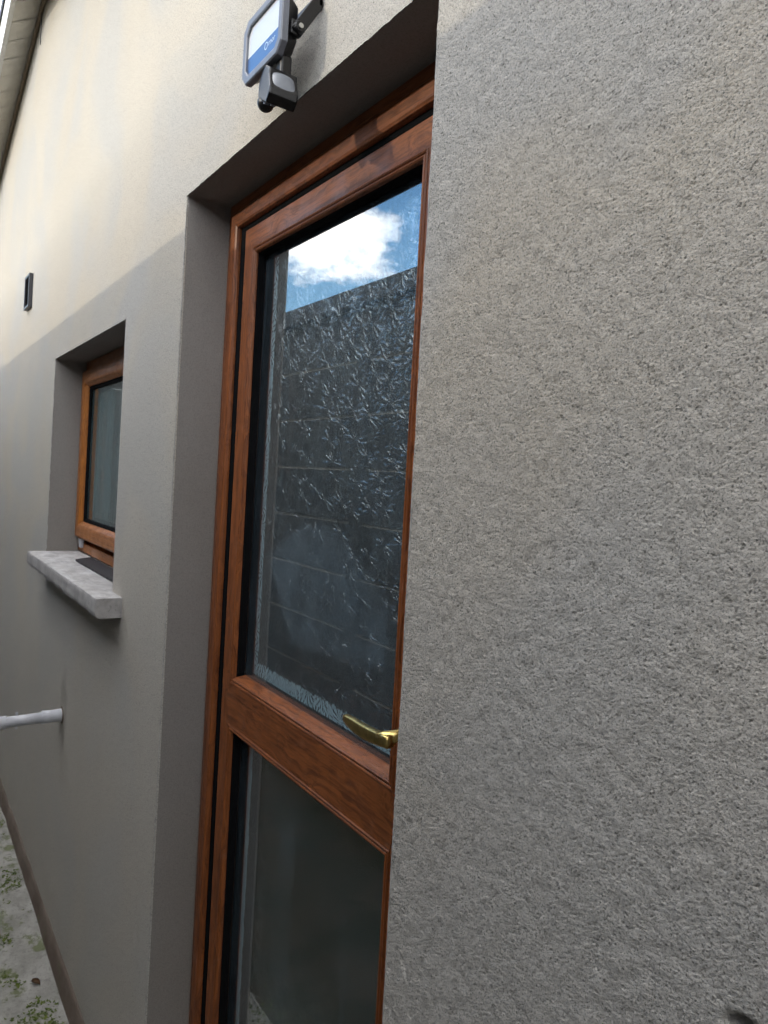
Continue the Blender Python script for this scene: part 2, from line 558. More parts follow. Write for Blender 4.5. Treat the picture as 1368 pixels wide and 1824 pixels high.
def member(name, side, rect, prof, mat, parent, smooth=False):
    """one mitred member of a rectangular frame; prof = closed list of (inset, depth)"""
    x0, x1, z0, z1 = rect
    A, B = [], []
    for u, y in prof:
        if side == 'l':
            A.append((x0 + u, y, z0 + u)); B.append((x0 + u, y, z1 - u))
        elif side == 'r':
            A.append((x1 - u, y, z0 + u)); B.append((x1 - u, y, z1 - u))
        elif side == 't':
            A.append((x0 + u, y, z1 - u)); B.append((x1 - u, y, z1 - u))
        else:
            A.append((x0 + u, y, z0 + u)); B.append((x1 - u, y, z0 + u))
    return prism(name, A, B, mat, parent)


def add_tube(bm, pts, rad, n=12, caps=True):
    """tube through points with a radius (or list of radii)"""
    pts = [Vector(p) for p in pts]
    rads = rad if isinstance(rad, (list, tuple)) else [rad] * len(pts)
    rings = []
    prev = None
    for i, p in enumerate(pts):
        t = (pts[min(i + 1, len(pts) - 1)] - pts[max(i - 1, 0)]).normalized()
        if prev is None:
            a = Vector((0, 0, 1)) if abs(t.z) < 0.9 else Vector((1, 0, 0))
            nx = t.cross(a).normalized()
        else:
            nx = (prev - t * prev.dot(t)).normalized()
        prev = nx
        ny = t.cross(nx)
        rings.append([bm.verts.new(p + (nx * math.cos(2 * math.pi * j / n) + ny * math.sin(2 * math.pi * j / n)) * rads[i]) for j in range(n)])
    for a, b in zip(rings, rings[1:]):
        for j in range(n):
            bm.faces.new((a[j], a[(j + 1) % n], b[(j + 1) % n], b[j]))
    if caps:
        bm.faces.new(rings[0][::-1])
        bm.faces.new(rings[-1])


def tube(name, pts, rad, mat, parent=None, n=12):
    bm = bmesh.new()
    add_tube(bm, pts, rad, n)
    return from_bm(name, bm, mat, parent, smooth=True)


def empty(name, loc, label, cat, group=None):
    o = bpy.data.objects.new(name, None)
    COL.objects.link(o)
    o.empty_display_size = 0.1
    tag(o, label, cat, group)
    return o


def tag(o, label, cat, group=None):
    o['label'] = label
    o['category'] = cat
    if group:
        o['group'] = group
    return o


def grid_mesh(arrays):
    """arrays: list of (n, m, 3) vertex grids -> one mesh of quads"""
    V, F, base = [], [], 0
    for g in arrays:
        n, m = g.shape[:2]
        V.append(g.reshape(-1, 3))
        i = np.arange(n - 1)[:, None] * m + np.arange(m - 1)[None, :] + base
        F.append(np.stack([i, i + m, i + m + 1, i + 1], -1).reshape(-1, 4))
        base += n * m
    V = np.concatenate(V).astype(np.float32)
    F = np.concatenate(F).astype(np.int32)
    me = bpy.data.meshes.new('grid')
    me.vertices.add(len(V))
    me.vertices.foreach_set('co', V.ravel())
    me.loops.add(F.size)
    me.loops.foreach_set('vertex_index', F.ravel())
    me.polygons.add(len(F))
    me.polygons.foreach_set('loop_start', np.arange(len(F), dtype=np.int32) * 4)
    me.update(calc_edges=True)
    me.polygons.foreach_set('use_smooth', np.ones(len(F), dtype=bool))
    return me


# ------------------------------------------------------------------ dimensions (metres)
GZ = -0.285                                   # ground level at the wall
DX0, DX1, DZ1 = -1.714, -0.756, 2.149         # door opening
DZ0 = -0.12
WX0, WX1, WZ0, WZ1 = -3.303, -2.211, 1.129, 1.933   # window opening, WZ0 = top of the sill
WALL_T = 0.30
PEAK_X, PEAK_Z, SLOPE = -4.05, 3.775, 0.235
EAVE_L, EAVE_R = -9.1, 1.0


def roof_z(x):
    return PEAK_Z - SLOPE * abs(x - PEAK_X)


# ------------------------------------------------------------------ ground
bm = bmesh.new()
bmesh.ops.create_grid(bm, x_segments=2, y_segments=2, size=400)
g = from_bm('ground', bm, 'soil')
g.location.z = GZ - 0.03
g['kind'] = 'structure'

PATH_Y = -0.27                                # the concrete apron is a narrow strip along the wall
px = np.linspace(-16.0, 4.0, 260)
py = np.linspace(PATH_Y, -0.0, 24)
X, Y = np.meshgrid(px, py, indexing='ij')
Zp = GZ + 0.004 * np.sin(X * 3.1 + Y * 2.3) + 0.003 * np.sin(X * 7.7 - Y * 5.1) - 0.012 * (-Y / 2.9)
me = grid_mesh([np.stack([X, Y, Zp], -1)[:, ::-1]])
path = link('concrete_path', me, 'concrete')
path['kind'] = 'structure'

# ------------------------------------------------------------------ house
house = empty('house', (0, 0, 0), 'grey rendered low gabled house with brown door and small window', 'house')

# --- render relief shared by all finely built stretches of wall
N_T, MM = 2048, 0.001
fx = np.fft.fftfreq(N_T)[:, None] / MM
fz = np.fft.fftfreq(N_T)[None, :] / MM


def band(lo, hi, ax=1.0, az=1.0):
    w = np.fft.fft2(RNG.standard_normal((N_T, N_T)))
    k = np.sqrt((fx * ax) ** 2 + (fz * az) ** 2)
    m = np.exp(-(k * lo) ** 2 / 2) * (1 - np.exp(-(k * hi) ** 2 / 2))
    a = np.fft.ifft2(w * m).real
    return a / a.std()


_sand = band(0.0009, 0.0032)
_tear = band(0.0010, 0.0035, 1.0, 1.25)
_wave = band(0.02, 0.10, 1.0, 1.6)
TILE = np.clip(_sand, -2.8, 1.4) * 0.00028 + np.clip(_tear + 0.9, -2.4, 0) * 0.0012 + _wave * 0.00025


def relief(x, z):
    u = (x / MM) % N_T
    v = (z / MM) % N_T
    i = np.floor(u).astype(int)
    j = np.floor(v).astype(int)
    du, dv = u - i, v - j
    i %= N_T
    j %= N_T
    i1, j1 = (i + 1) % N_T, (j + 1) % N_T
    return (TILE[i, j] * (1 - du) * (1 - dv) + TILE[i1, j] * du * (1 - dv) + TILE[i, j1] * (1 - du) * dv + TILE[i1, j1] * du * dv)


def dents(x, z):
    """knocks and scratches in the render beside the door (x, z, half width, half height, tilt, depth)"""
    d = np.zeros_like(x)
    for cx, cz, a, b, t, dep in ((-0.293, 1.094, 0.012, 0.006, 0.5, 0.010), (-0.285, 1.085, 0.012, 0.006, 0.7, 0.006),
                                 (-0.7175, 0.889, 0.0028, 0.011, 0.55, 0.0035), (-0.700, 1.073, 0.002, 0.010, 0.2, 0.0018),
                                 (-0.717, 1.009, 0.0018, 0.016, 0.0, 0.0012), (-0.556, 1.217, 0.0022, 0.007, 0.1, 0.0022),
                                 (-0.604, 1.125, 0.0022, 0.05, 0.0, 0.0010), (-0.300, 1.17, 0.002, 0.06, 0.05, 0.0012)):
        X_, Z_ = x - cx, z - cz
        p = X_ * math.cos(t) + Z_ * math.sin(t)
        q = -X_ * math.sin(t) + Z_ * math.cos(t)
        d += dep * np.exp(-((p / a) ** 2 + (q / b) ** 2) ** 1.5)
    return d


def smooth01(a):
    a = np.clip(a, 0, 1)
    return a * a * (3 - 2 * a)


def wrap_patch(reveal, run, sign, zs, x_edge, step_face, step_rev, amp=1.0, fade=0.0, rnd=0.003):
    """front face running away from a vertical arris at x_edge, wrapped round it into the reveal.
    sign +1: face runs to +x; -1: face runs to -x"""
    s_rev = np.arange(-reveal, -rnd, step_rev)
    s_arc = np.linspace(-rnd, rnd, 5)[1:-1]
    s_face = np.arange(rnd, run + step_face, step_face)
    s_face[-1] = run
    s = np.concatenate([s_rev, [-rnd], s_arc, s_face])
    S, Z = np.meshgrid(s, zs, indexing='ij')
    th = np.clip((S + rnd) / (2 * rnd), 0, 1) * math.pi / 2
    wob = 0.0007 * np.interp(Z, np.linspace(zs[0], zs[-1], 25), RNG.standard_normal(25)) + 0.0002 * np.interp(Z, np.linspace(zs[0], zs[-1], 300), RNG.standard_normal(300))
    edge_w = np.exp(-(S / 0.012) ** 2)
    ox = rnd - rnd * np.cos(th) + np.maximum(S - rnd, 0)
    oy = rnd - rnd * np.sin(th) + np.maximum(-S - rnd, 0)
    nx, ny = -np.cos(th), -np.sin(th)
    h = relief(x_edge + S * sign + 5, Z + 3) * amp
    h = np.where(S < 0, h * 0.45, h) * (1 - 0.75 * np.exp(-(S / 0.005) ** 2))
    if fade > 0:
        h = h * smooth01((run - S) / fade)
    xw = x_edge + sign * ox
    h = h - dents(xw, Z) * (S > 0) + wob * edge_w
    return np.stack([xw + sign * nx * h, oy + ny * h, Z], -1)


grids = []
# stretch to the right of the door, seen closest
zs = np.arange(0.45, DZ1 + 0.0007, 0.0014)
zs[-1] = DZ1
gR = wrap_patch(0.125, 0.62, +1, zs, DX1, 0.00135, 0.004)
grids.append(gR)
# stretch to the left of the door
zs = np.arange(GZ, DZ1 + 0.0015, 0.003)
zs[-1] = DZ1
gL = wrap_patch(0.125, 0.40, -1, zs, DX0, 0.0028, 0.005, 0.55, 0.22)
grids.append(gL[::-1])
# stretch over the door, down to and under the lintel arris
xs = np.arange(DX0 - 0.40, DX1 + 0.62, 0.0032)
zt = np.concatenate([[DZ1], np.arange(DZ1 + 0.002, DZ1 + 0.34, 0.0026)])
X, Z = np.meshgrid(xs, zt, indexing='ij')
aT = np.where(X < DX0, 0.55 * smooth01((X - DX0 + 0.40) / 0.22), np.clip(0.55 + 0.45 * (X - DX0) / (DX1 - DX0), 0, 1))
h = relief(X + 5, Z + 3) * aT * smooth01((DZ1 + 0.34 - Z) / 0.06)
h = h + np.interp(X, np.linspace(xs[0], xs[-1], 160), RNG.standard_normal(160)) * 0.00025 * np.exp(-((Z - DZ1) / 0.01) ** 2)
grids.append(np.stack([X, -h, Z], -1))
me = grid_mesh(grids)
wall_fine = me


# --- the remaining flat stretches of the front wall, with the openings left free
def quad_rows(bm, pts):
    bm.faces.new([bm.verts.new(p) for p in pts])


bm = bmesh.new()
XL = [EAVE_L, WX0, WX1, DX0 - 0.40, DX0, DX1, DX1 + 0.62, EAVE_R]
SILLB = WZ0 - 0.002
ZL = [GZ - 0.05, 0.45, SILLB, WZ1, DZ1, DZ1 + 0.34]
for i in range(len(XL) - 1):
    xa, xb = XL[i], XL[i + 1]
    for j in range(len(ZL) - 1):
        za, zb = ZL[j], ZL[j + 1]
        cx, cz = (xa + xb) / 2, (za + zb) / 2
        if WX0 < cx < WX1 and SILLB < cz < WZ1:
            continue
        if DX0 < cx < DX1 and cz < DZ1:
            continue
        if DX0 - 0.40 < cx < DX0 and cz < DZ1 + 0.34 and cz > GZ:
            if j > 0 or True:
                continue
        if DX1 < cx < DX1 + 0.62 and cz > 0.45:
            continue
        if DX0 - 0.40 < cx < DX1 + 0.62 and cz > DZ1:
            continue
        quad_rows(bm, [(xa, 0, za), (xb, 0, za), (xb, 0, zb), (xa, 0, zb)])
zc = DZ1 + 0.34
xs_top = [EAVE_L, PEAK_X, EAVE_R]
quad_rows(bm, [(EAVE_L, 0, zc), (EAVE_R, 0, zc), (EAVE_R, 0, max(zc, roof_z(EAVE_R)) + 0.02), (PEAK_X, 0, PEAK_Z + 0.02), (EAVE_L, 0, max(zc, roof_z(EAVE_L)) + 0.02)])
# window reveals
for pts in ([(WX0, 0, SILLB), (WX0, 0, WZ1), (WX0, 0.125, WZ1), (WX0, 0.125, SILLB)],
            [(WX1, 0, SILLB), (WX1, 0.125, SILLB), (WX1, 0.125, WZ1), (WX1, 0, WZ1)],
            [(WX0, 0, WZ1), (WX1, 0, WZ1), (WX1, 0.125, WZ1), (WX0, 0.125, WZ1)],
            # underside of the door lintel
            [(DX0, 0.0015, DZ1), (DX1, 0.0015, DZ1), (DX1, 0.125, DZ1), (DX0, 0.125, DZ1)],
            # right reveal below the finely built stretch
            [(DX1, 0, GZ - 0.05), (DX1, 0.125, GZ - 0.05), (DX1, 0.125, 0.45), (DX1, 0, 0.45)]):
    quad_rows(bm, pts)
coarse = bpy.data.meshes.new('coarse')
bm.normal_update()
bm.to_mesh(coarse)
bm.free()
# one mesh for the whole front wall
bm = bmesh.new()
bm.from_mesh(wall_fine)
bm.from_mesh(coarse)
for f in bm.faces:
    c = f.calc_center_median()
    if f.calc_area() > 0.001 and 0.001 < c.y < 0.124:
        f.smooth = False
me = bpy.data.meshes.new('wall')
bm.to_mesh(me)
bm.free()
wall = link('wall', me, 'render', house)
me.materials.append(MAT['render_reveal_shade'])
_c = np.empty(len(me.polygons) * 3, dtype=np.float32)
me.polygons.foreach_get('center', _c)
me.polygons.foreach_set('material_index', (_c.reshape(-1, 3)[:, 1] > 0.0045).astype(np.int32))  # faces set back from the front get the render with painted shade
wall['label'] = 'grey sand and cement render with rough speckled face'

# back, sides, room and roof: what closes the house
box('back_wall', EAVE_L, EAVE_R, 5.0, 5.25, GZ - 0.05, 2.40, 'render', house)
for xa, xb in ((EAVE_L, EAVE_L + 0.25), (EAVE_R - 0.25, EAVE_R)):
    box('side_wall', xa, xb, 0.003, 4.997, GZ - 0.05, 2.40, 'render', house)
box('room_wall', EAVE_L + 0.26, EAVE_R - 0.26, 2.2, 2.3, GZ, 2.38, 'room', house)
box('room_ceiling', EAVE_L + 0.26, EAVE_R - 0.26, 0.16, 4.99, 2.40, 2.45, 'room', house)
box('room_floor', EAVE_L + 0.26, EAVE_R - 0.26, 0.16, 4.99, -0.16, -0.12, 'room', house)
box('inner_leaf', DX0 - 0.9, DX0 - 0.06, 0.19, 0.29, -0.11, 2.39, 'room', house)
OV = 0.13                                        # verge overhang
for side in (-1, 1):
    xe = EAVE_L - 0.25 if side < 0 else EAVE_R + 0.25
    ze = PEAK_Z - SLOPE * abs(xe - PEAK_X)
    A = [(PEAK_X, -OV - 0.03, PEAK_Z + 0.21), (PEAK_X, -OV - 0.03, PEAK_Z + 0.15), (xe, -OV - 0.03, ze + 0.15), (xe, -OV - 0.03, ze + 0.21)]
    B = [(x, 5.45, z) for x, y, z in A]
    prism('roof', A, B, 'roof', house)
    # bargeboard on the verge
    A = [(PEAK_X, -OV, PEAK_Z - 0.035), (xe, -OV, ze - 0.035), (xe, -OV, ze + 0.149), (PEAK_X, -OV, PEAK_Z + 0.149)]
    B = [(x, -OV - 0.022, z) for x, y, z in A]
    prism('bargeboard', A, B, 'white_paint', house)
    # brown trim strip between soffit and render
    A = [(PEAK_X, -0.004, PEAK_Z - 0.005), (xe, -0.004, ze - 0.005), (xe, -0.004, ze + 0.03), (PEAK_X, -0.004, PEAK_Z + 0.03)]
    B = [(x, -0.016, z) for x, y, z in A]
    prism('soffit_trim', A, B, 'trim', house)
    # soffit boards, one by one
    W = 0.140
    n = int(abs(xe - PEAK_X) / W)
    xa0 = PEAK_X + side * 0.002
    for i in range(n):
        xa, xb = xa0 + side * (i * W + 0.0055), xa0 + side * ((i + 1) * W - 0.0055)
        za, zb = roof_z(xa), roof_z(xb)
        dz = random.uniform(-0.0012, 0.0012)
        A = [(xa, -0.006, za + 0.046 + dz), (xb, -0.006, zb + 0.046 + dz), (xb, -OV + 0.002, zb - 0.028 + dz), (xa, -OV + 0.002, za - 0.028 + dz)]
        B = [(x, y, z + 0.012) for x, y, z in A]
        prism('soffit_board', A, B, 'soffit', house)
    A = [(PEAK_X, -0.006, PEAK_Z + 0.060), (xe, -0.006, ze + 0.060), (xe, -OV + 0.002, ze - 0.014), (PEAK_X, -OV + 0.002, PEAK_Z - 0.014)]
    prism('soffit_backing', A, [(x, y, z + 0.02) for x, y, z in A], 'roof', house)

# plinth of damp brown render, leaning out at the foot
xs = np.linspace(EAVE_L, DX0 - 0.02, 400)
rows = []
prof = [(0.004, 0.082), (-0.003, 0.076), (-0.007, 0.06), (-0.012, 0.03), (-0.016, 0.0), (-0.016, -0.02)]
wob = np.interp(xs, np.linspace(xs[0], xs[-1], 90), RNG.standard_normal(90)) * 0.003
for y, z in prof:
    rows.append(np.stack([xs, np.full_like(xs, y) - wob * 0.3 * (z < 0.09), np.full_like(xs, GZ + z) + wob * (z > 0.06)], -1))
plinth = link('plinth', grid_mesh([np.stack(rows, 1)[:, ::-1]]), 'plinth', house)
plinth['label'] = 'damp brown band of render along the foot of the wall'

# corner beads showing as thin pale lines on the arrises
for xe, s in ((DX0, -1), (DX1, 1), (WX0, -1), (WX1, 1)):
    z0, z1 = (0.0, DZ1 - 0.02) if xe in (DX0, DX1) else (WZ0 + 0.01, WZ1 - 0.01)
    n = 60
    bm = bmesh.new()
    pts, rad = [], []
    for i in range(n + 1):
        t = i / n
        pts.append((xe + s * 0.0012 + random.uniform(-1, 1) * 0.0004, -0.0002 + 0.0012, z0 + (z1 - z0) * t))
        rad.append((0.0016 if xe != DX1 else 0.0016) * random.choice((1, 1, 1, 0.8, 0.55)))
    add_tube(bm, pts, rad, 6)
    from_bm('corner_bead', bm, 'bead', house)

# ------------------------------------------------------------------ door
door_rect = (DX0, DX1 - 0.003, DZ0, DZ1 + 0.002)
frame_prof = [(0.0, 0.160), (0.0, 0.1105), (0.026, 0.1075), (0.034, 0.101), (0.040, 0.0995), (0.064, 0.0995), (0.069, 0.102), (0.071, 0.108), (0.071, 0.160)]
dframe = bpy.data.objects.new('door_frame', None)
COL.objects.link(dframe)
dframe.parent = house
dframe['label'] = 'dark rosewood woodgrain frame set back in the render'
member('jamb', 'l', door_rect, frame_prof, 'door_v', dframe)
member('jamb', 'r', door_rect, frame_prof, 'door_v', dframe)
member('head', 't', door_rect, frame_prof, 'door_h', dframe)
gk = [(0.0712, 0.1135), (0.0712, 0.1125), (0.1015, 0.1145), (0.1015, 0.160), (0.0712, 0.160)]
for sd in 'lrt':
    member('gasket', sd, door_rect, gk, 'gasket', dframe)
box('threshold', DX0 + 0.002, DX1 - 0.002, 0.02, 0.16, DZ0 - 0.03, DZ0 + 0.03, 'sill', dframe, 0.004)

door = bpy.data.objects.new('door', None)
COL.objects.link(door)
door.parent = house
door['label'] = 'rosewood woodgrain door with two glass panels and brass lever'
sx0, sx1, sz0, sz1 = DX0 + 0.100, DX1 - 0.003 - 0.100, DZ0 + 0.035, DZ1 + 0.002 - 0.083
sash = (sx0, sx1, sz0, sz1)
SF = 0.1105
sash_prof = [(0.0, 0.165), (0.0, SF + 0.003), (0.003, SF), (0.050, SF), (0.0505, 0.165)]
member('stile', 'l', sash, sash_prof, 'door_v', door)
member('stile', 'r', sash, sash_prof, 'door_v', door)
member('top_rail', 't', sash, sash_prof, 'door_h', door)
brp = [(u if u < 0.01 else u + 0.06, y) for u, y in sash_prof]
member('bottom_rail', 'b', sash, sash_prof, 'door_h', door)
# moulded glazing bead round each pane
bead_prof = [(0.0, 0.150), (0.0, SF - 0.001), (0.002, SF - 0.0028), (0.0045, SF - 0.0018), (0.006, SF + 0.001), (0.0075, SF - 0.0015), (0.010, SF - 0.0022), (0.0130, SF - 0.0004), (0.0146, SF + 0.003), (0.0150, SF + 0.0062), (0.0150, 0.150)]
sill_bead = bead_prof[:7] + [(0.0125, SF + 0.0002), (0.0150, SF + 0.006), (0.0160, SF + 0.0075), (0.0185, SF + 0.016), (0.0195, SF + 0.019), (0.0195, 0.150)]
bead_gasket = [(0.0151, 0.1355), (0.0151, SF + 0.0064), (0.0162, SF + 0.0064), (0.0178, 0.1355)]
RAIL0, RAIL1 = 0.922, 1.016                       # mid rail
up_rect = (sx0 + 0.0506, sx1 - 0.0506, RAIL1, sz1 - 0.0506)
lo_rect = (sx0 + 0.0506, sx1 - 0.0506, sz0 + 0.0506, RAIL0)
for rect in (up_rect, lo_rect):
    member('glazing_bead', 'l', rect, bead_prof, 'door_v', door)
    member('glazing_bead', 'r', rect, bead_prof, 'door_v', door)
    member('glazing_bead', 't', rect, bead_prof, 'door_h', door)
    member('glazing_bead', 'b', rect, sill_bead, 'door_h', door)
    for sd in 'lrt':
        member('glazing_gasket', sd, rect, bead_gasket, 'gasket', door)
# mid rail, pointed where it is let into the stiles
xi0, xi1 = sx0 + 0.050, sx1 - 0.050
zm = (RAIL0 + RAIL1) / 2
face = [(xi0, RAIL0 + 0.0003), (xi1, RAIL0 + 0.0003), (xi1 + 0.017, zm + 0.018), (xi1, RAIL1 - 0.0003), (xi0, RAIL1 - 0.0003), (xi0 - 0.017, zm + 0.018)]
prism('mid_rail', [(x, SF - 0.0013, z) for x, z in face], [(x, SF + 0.04, z) for x, z in face], 'door_h', door, bevel=0.0008, seg=1)

GY = 0.136                                        # outer glass face
for rect, pat, smudge in ((up_rect, True, ([(-1.455, 1.325), (-1.325, 1.390), (-1.225, 1.405), (-1.13, 1.385), (-0.985, 1.285), (-0.99, 1.185), (-1.20, 1.165), (-1.33, 1.16)], 0.13, 0.016)), (lo_rect, False, ([(-1.33, 0.78), (-1.27, 0.80), (-1.25, 0.20), (-1.36, 0.20)], 0.05, 0.012))):
    x0, x1, z0, z1 = rect
    x0 += 0.014; x1 -= 0.014; z0 += 0.014; z1 -= 0.014
    p = box('glass_pane', x0, x1, GY, GY + 0.0008, z0, z1, outer_glass('door_outer_glass' + ('_upper' if pat else '_lower'), 0.022 if pat else 0.022, 1.0 if pat else 1.6, smudge, film=(0.32, 0.43, 0.52) if pat else (0.30, 0.42, 0.50)), door)
    p['label'] = 'clear outer pane reflecting cloud and sky' if pat else 'dusty lower pane with pale runs'
    gp = [(0.0, GY + 0.0012), (0.006, GY + 0.0012), (0.006, GY + 0.030), (0.0, GY + 0.030)]
    for sd in 'lrtb':
        member('spacer_bar', sd, (x0, x1, z0, z1), gp, 'spacer', door)
    q = (x0 + 0.0065, x1 - 0.0065, z0 + 0.0065, z1 - 0.0065)
    ip = box('patterned_pane' if pat else 'inner_pane', q[0], q[1], GY + 0.020, GY + 0.0208, q[2], q[3],
             patterned_glass('door_burst_glass' if pat else 'door_plain_glass', q, 1.0 if pat else 0.12), door)
    ip['label'] = 'obscured pane cast with radiating flower bursts and pale edge residue' if pat else 'inner pane with pale residue down its left edge'

# lever handle in brass: escutcheon on the stile, neck, lever towards the hinges
handle = bpy.data.objects.new('handle', None)
bm = bmesh.new()
add_box(bm, -0.850 - 0.004, -0.850 + 0.026, SF - 0.008, SF - 0.0001, 1.02, 1.20)
hx, hz = -0.838, 1.131
neck = [(hx, SF - 0.007, hz + 0.004), (hx, 0.090, hz + 0.004), (hx - 0.001, 0.070, hz + 0.003), (hx - 0.004, 0.056, hz + 0.001), (hx - 0.013, 0.047, hz - 0.001), (hx - 0.026, 0.045, hz - 0.002)]
add_tube(bm, neck, [0.0105, 0.0098, 0.0095, 0.0097, 0.0092, 0.0070], 14)
secs = []
N = 14
for i in range(N + 1):
    t = i / N
    x = hx + 0.002 - t * 0.138
    yc = 0.046 + 0.010 * t ** 1.6
    zc_ = hz - 0.003 - 0.012 * math.sin(t * 1.9) + 0.004 * t
    hh = 0.0092 + 0.0014 * math.sin(math.pi * min(1, t)) - 0.004 * max(0, t - 0.75) * 4 * max(0, t - 0.75) * 4
    dd = 0.0085 - 0.0025 * t
    ring = []
    for j in range(16):
        a = 2 * math.pi * j / 16
        ca, sa = math.cos(a), math.sin(a)
        ex = 0.55
        ring.append(bm.verts.new((x, yc + dd * math.copysign(abs(ca) ** ex, ca), zc_ + hh * math.copysign(abs(sa) ** ex, sa))))
    secs.append(ring)
for a, b in zip(secs, secs[1:]):
    for j in range(16):
        bm.faces.new((a[j], a[(j + 1) % 16], b[(j + 1) % 16], b[j]))
bm.faces.new(secs[0][::-1])
bm.faces.new(secs[-1])
h_o = from_bm('handle', bm, 'brass', door, smooth=True)
h_o['label'] = 'brass lever handle pointing left across the glass'
bpy.data.objects.remove(handle)

# ------------------------------------------------------------------ window
win = bpy.data.objects.new('window', None)
COL.objects.link(win)
win.parent = house
win['label'] = 'small window in golden oak woodgrain over a stone sill'
wrect = (WX0 - 0.012, WX1 + 0.03, WZ0 + 0.004, WZ1 + 0.002)
wfp = [(0.0, 0.165), (0.0, 0.128), (0.030, 0.128), (0.034, 0.130), (0.034, 0.165)]
for sd in 'lrtb':
    member('frame', sd, wrect, wfp, 'win_v' if sd in 'lr' else 'win_h', win)
ws = (WX0 + 0.002, WX1 + 0.016, WZ0 + 0.060, WZ1 - 0.036)
wsp = [(0.0, 0.165), (0.0, 0.1185), (0.006, 0.1085), (0.012, 0.107), (0.048, 0.107), (0.056, 0.109), (0.070, 0.122), (0.0705, 0.165)]
for sd in 'lrtb':
    member('sash', sd, ws, wsp, 'win_v' if sd in 'lr' else 'win_h', win)
wgk = [(0.0708, 0.126), (0.083, 0.131), (0.083, 0.165), (0.0708, 0.165)]
for sd in 'lrtb':
    member('gasket', sd, ws, wgk, 'gasket', win)
x0, x1, z0, z1 = ws[0] + 0.078, ws[1] - 0.078, ws[2] + 0.078, ws[3] - 0.078
box('glass_pane', x0, x1, 0.136, 0.1368, z0, z1, outer_glass('window_outer_glass', 0.07, 5.0, film=(0.26, 0.40, 0.42), smudge= ([(-3.10, 1.80), (-2.86, 1.80), (-2.84, 1.25), (-3.12, 1.25)], 0.14, 0.02)), win)
for sd in 'lrtb':
    member('spacer_bar', sd, (x0, x1, z0, z1), [(0.0, 0.1372), (0.012, 0.1372), (0.012, 0.165), (0.0, 0.165)], 'spacer', win)
box('inner_pane', x0 + 0.013, x1 - 0.013, 0.156, 0.1568, z0 + 0.013, z1 - 0.013, outer_glass('window_inner_glass', 0.12, 3.0, film=(0.24, 0.40, 0.42)), win)
for xa in (-3.262, -2.40):
    prism('drain_cap', [(xa, 0.1275, 1.186), (xa + 0.062, 0.1275, 1.186), (xa + 0.050, 0.1275, 1.150), (xa + 0.015, 0.1275, 1.150)],
          [(xa, 0.116, 1.186), (xa + 0.062, 0.116, 1.186), (xa + 0.050, 0.116, 1.150), (xa + 0.015, 0.116, 1.150)], 'white_pvc', win, 0.002)
# stone sill with worn edges
SX0, SX1, SY0, SY1, SZ0, SZ1 = -3.300, -2.098, -0.072, 0.127, 1.073, 1.129
bm = bmesh.new()
add_box(bm, SX0, SX1, SY0, SY1, SZ0, SZ1)
bmesh.ops.subdivide_edges(bm, edges=[e for e in bm.edges if abs(e.verts[0].co.x - e.verts[1].co.x) > 0.5], cuts=90, use_grid_fill=True)
bmesh.ops.subdivide_edges(bm, edges=[e for e in bm.edges if abs(e.verts[0].co.y - e.verts[1].co.y) > 0.1], cuts=14, use_grid_fill=True)
bmesh.ops.subdivide_edges(bm, edges=[e for e in bm.edges if abs(e.verts[0].co.z - e.verts[1].co.z) > 0.05], cuts=6, use_grid_fill=True)
from mathutils import noise as mn
for v in bm.verts:
    c = v.co
    n1 = mn.noise(c * 9) * 0.0012 + mn.noise(c * 60) * 0.0008
    ey = max(0, 1 - (c.y - SY0) / 0.012)
    eb = max(0, 1 - (c.z - SZ0) / 0.014)
    et = max(0, 1 - (SZ1 - c.z) / 0.01)
    if c.y < -0.004:
        c.y += n1 + ey * (et * 0.002 + eb * 0.003 * (1 + mn.noise(c * 25)))
        c.z += n1 * 0.7 + ey * eb * 0.004 * (1 + 1.5 * mn.noise(c * 18)) - ey * et * 0.0015
        if c.x > SX1 - 0.004 or c.x < SX0 + 0.004:
            c.x += n1
sill = from_bm('sill', bm, 'sill', win, smooth=False)
sill['label'] = 'pale stone sill with white smears and a chipped lower edge'

# ------------------------------------------------------------------ strip of black slate lying on the sill
bm = bmesh.new()
n = 40
top = []
for i in range(n + 1):
    x = -2.93 + (0.66) * i / n
    y0 = 0.042 + random.uniform(-0.001, 0.001)
    top.append((x, y0))
A = [(x, y, WZ0 + 0.0022) for x, y in top] + [(-2.27, 0.108, WZ0 + 0.0022), (-2.985, 0.108, WZ0 + 0.0022)]
B = [(x, y, WZ0 + 0.0095) for x, y, z in A]
add_prism(bm, A, B)
slate = from_bm('slate_strip', bm, 'slate')
tag(slate, 'thin black strip lying on the stone sill against the window', 'slate strip')

# ------------------------------------------------------------------ vent cover on the sunlit wall
vent = empty('vent_cover', (-4.08, 0, 2.35), 'small dark louvred vent cover high on the sunlit wall', 'vent')
VX0, VX1, VZ0, VZ1, VY = -4.150, -4.005, 2.268, 2.434, -0.019
for nm, a in (('frame', (VX0, VX0 + 0.012, VZ0, VZ1)), ('frame', (VX1 - 0.012, VX1, VZ0, VZ1)),
              ('frame', (VX0 + 0.0122, VX1 - 0.0122, VZ0, VZ0 + 0.012)), ('frame', (VX0 + 0.0122, VX1 - 0.0122, VZ1 - 0.012, VZ1))):
    box(nm, a[0], a[1], VY, 0.0, a[2], a[3], 'vent', vent, 0.0015)
box('back_plate', VX0 + 0.004, VX1 - 0.004, -0.004, -0.001, VZ0 + 0.004, VZ1 - 0.004, 'gasket', vent)
for i in range(10):
    z = VZ0 + 0.019 + i * 0.0138
    x0, x1 = VX0 + 0.0125, VX1 - 0.0125
    A = [(x0, VY + 0.002, z - 0.003), (x0, VY + 0.0035, z - 0.004), (x0, -0.005, z + 0.006), (x0, -0.0065, z + 0.007)]
    prism('louvre', A, [(x1, y, zz) for x, y, zz in A], 'vent', vent)

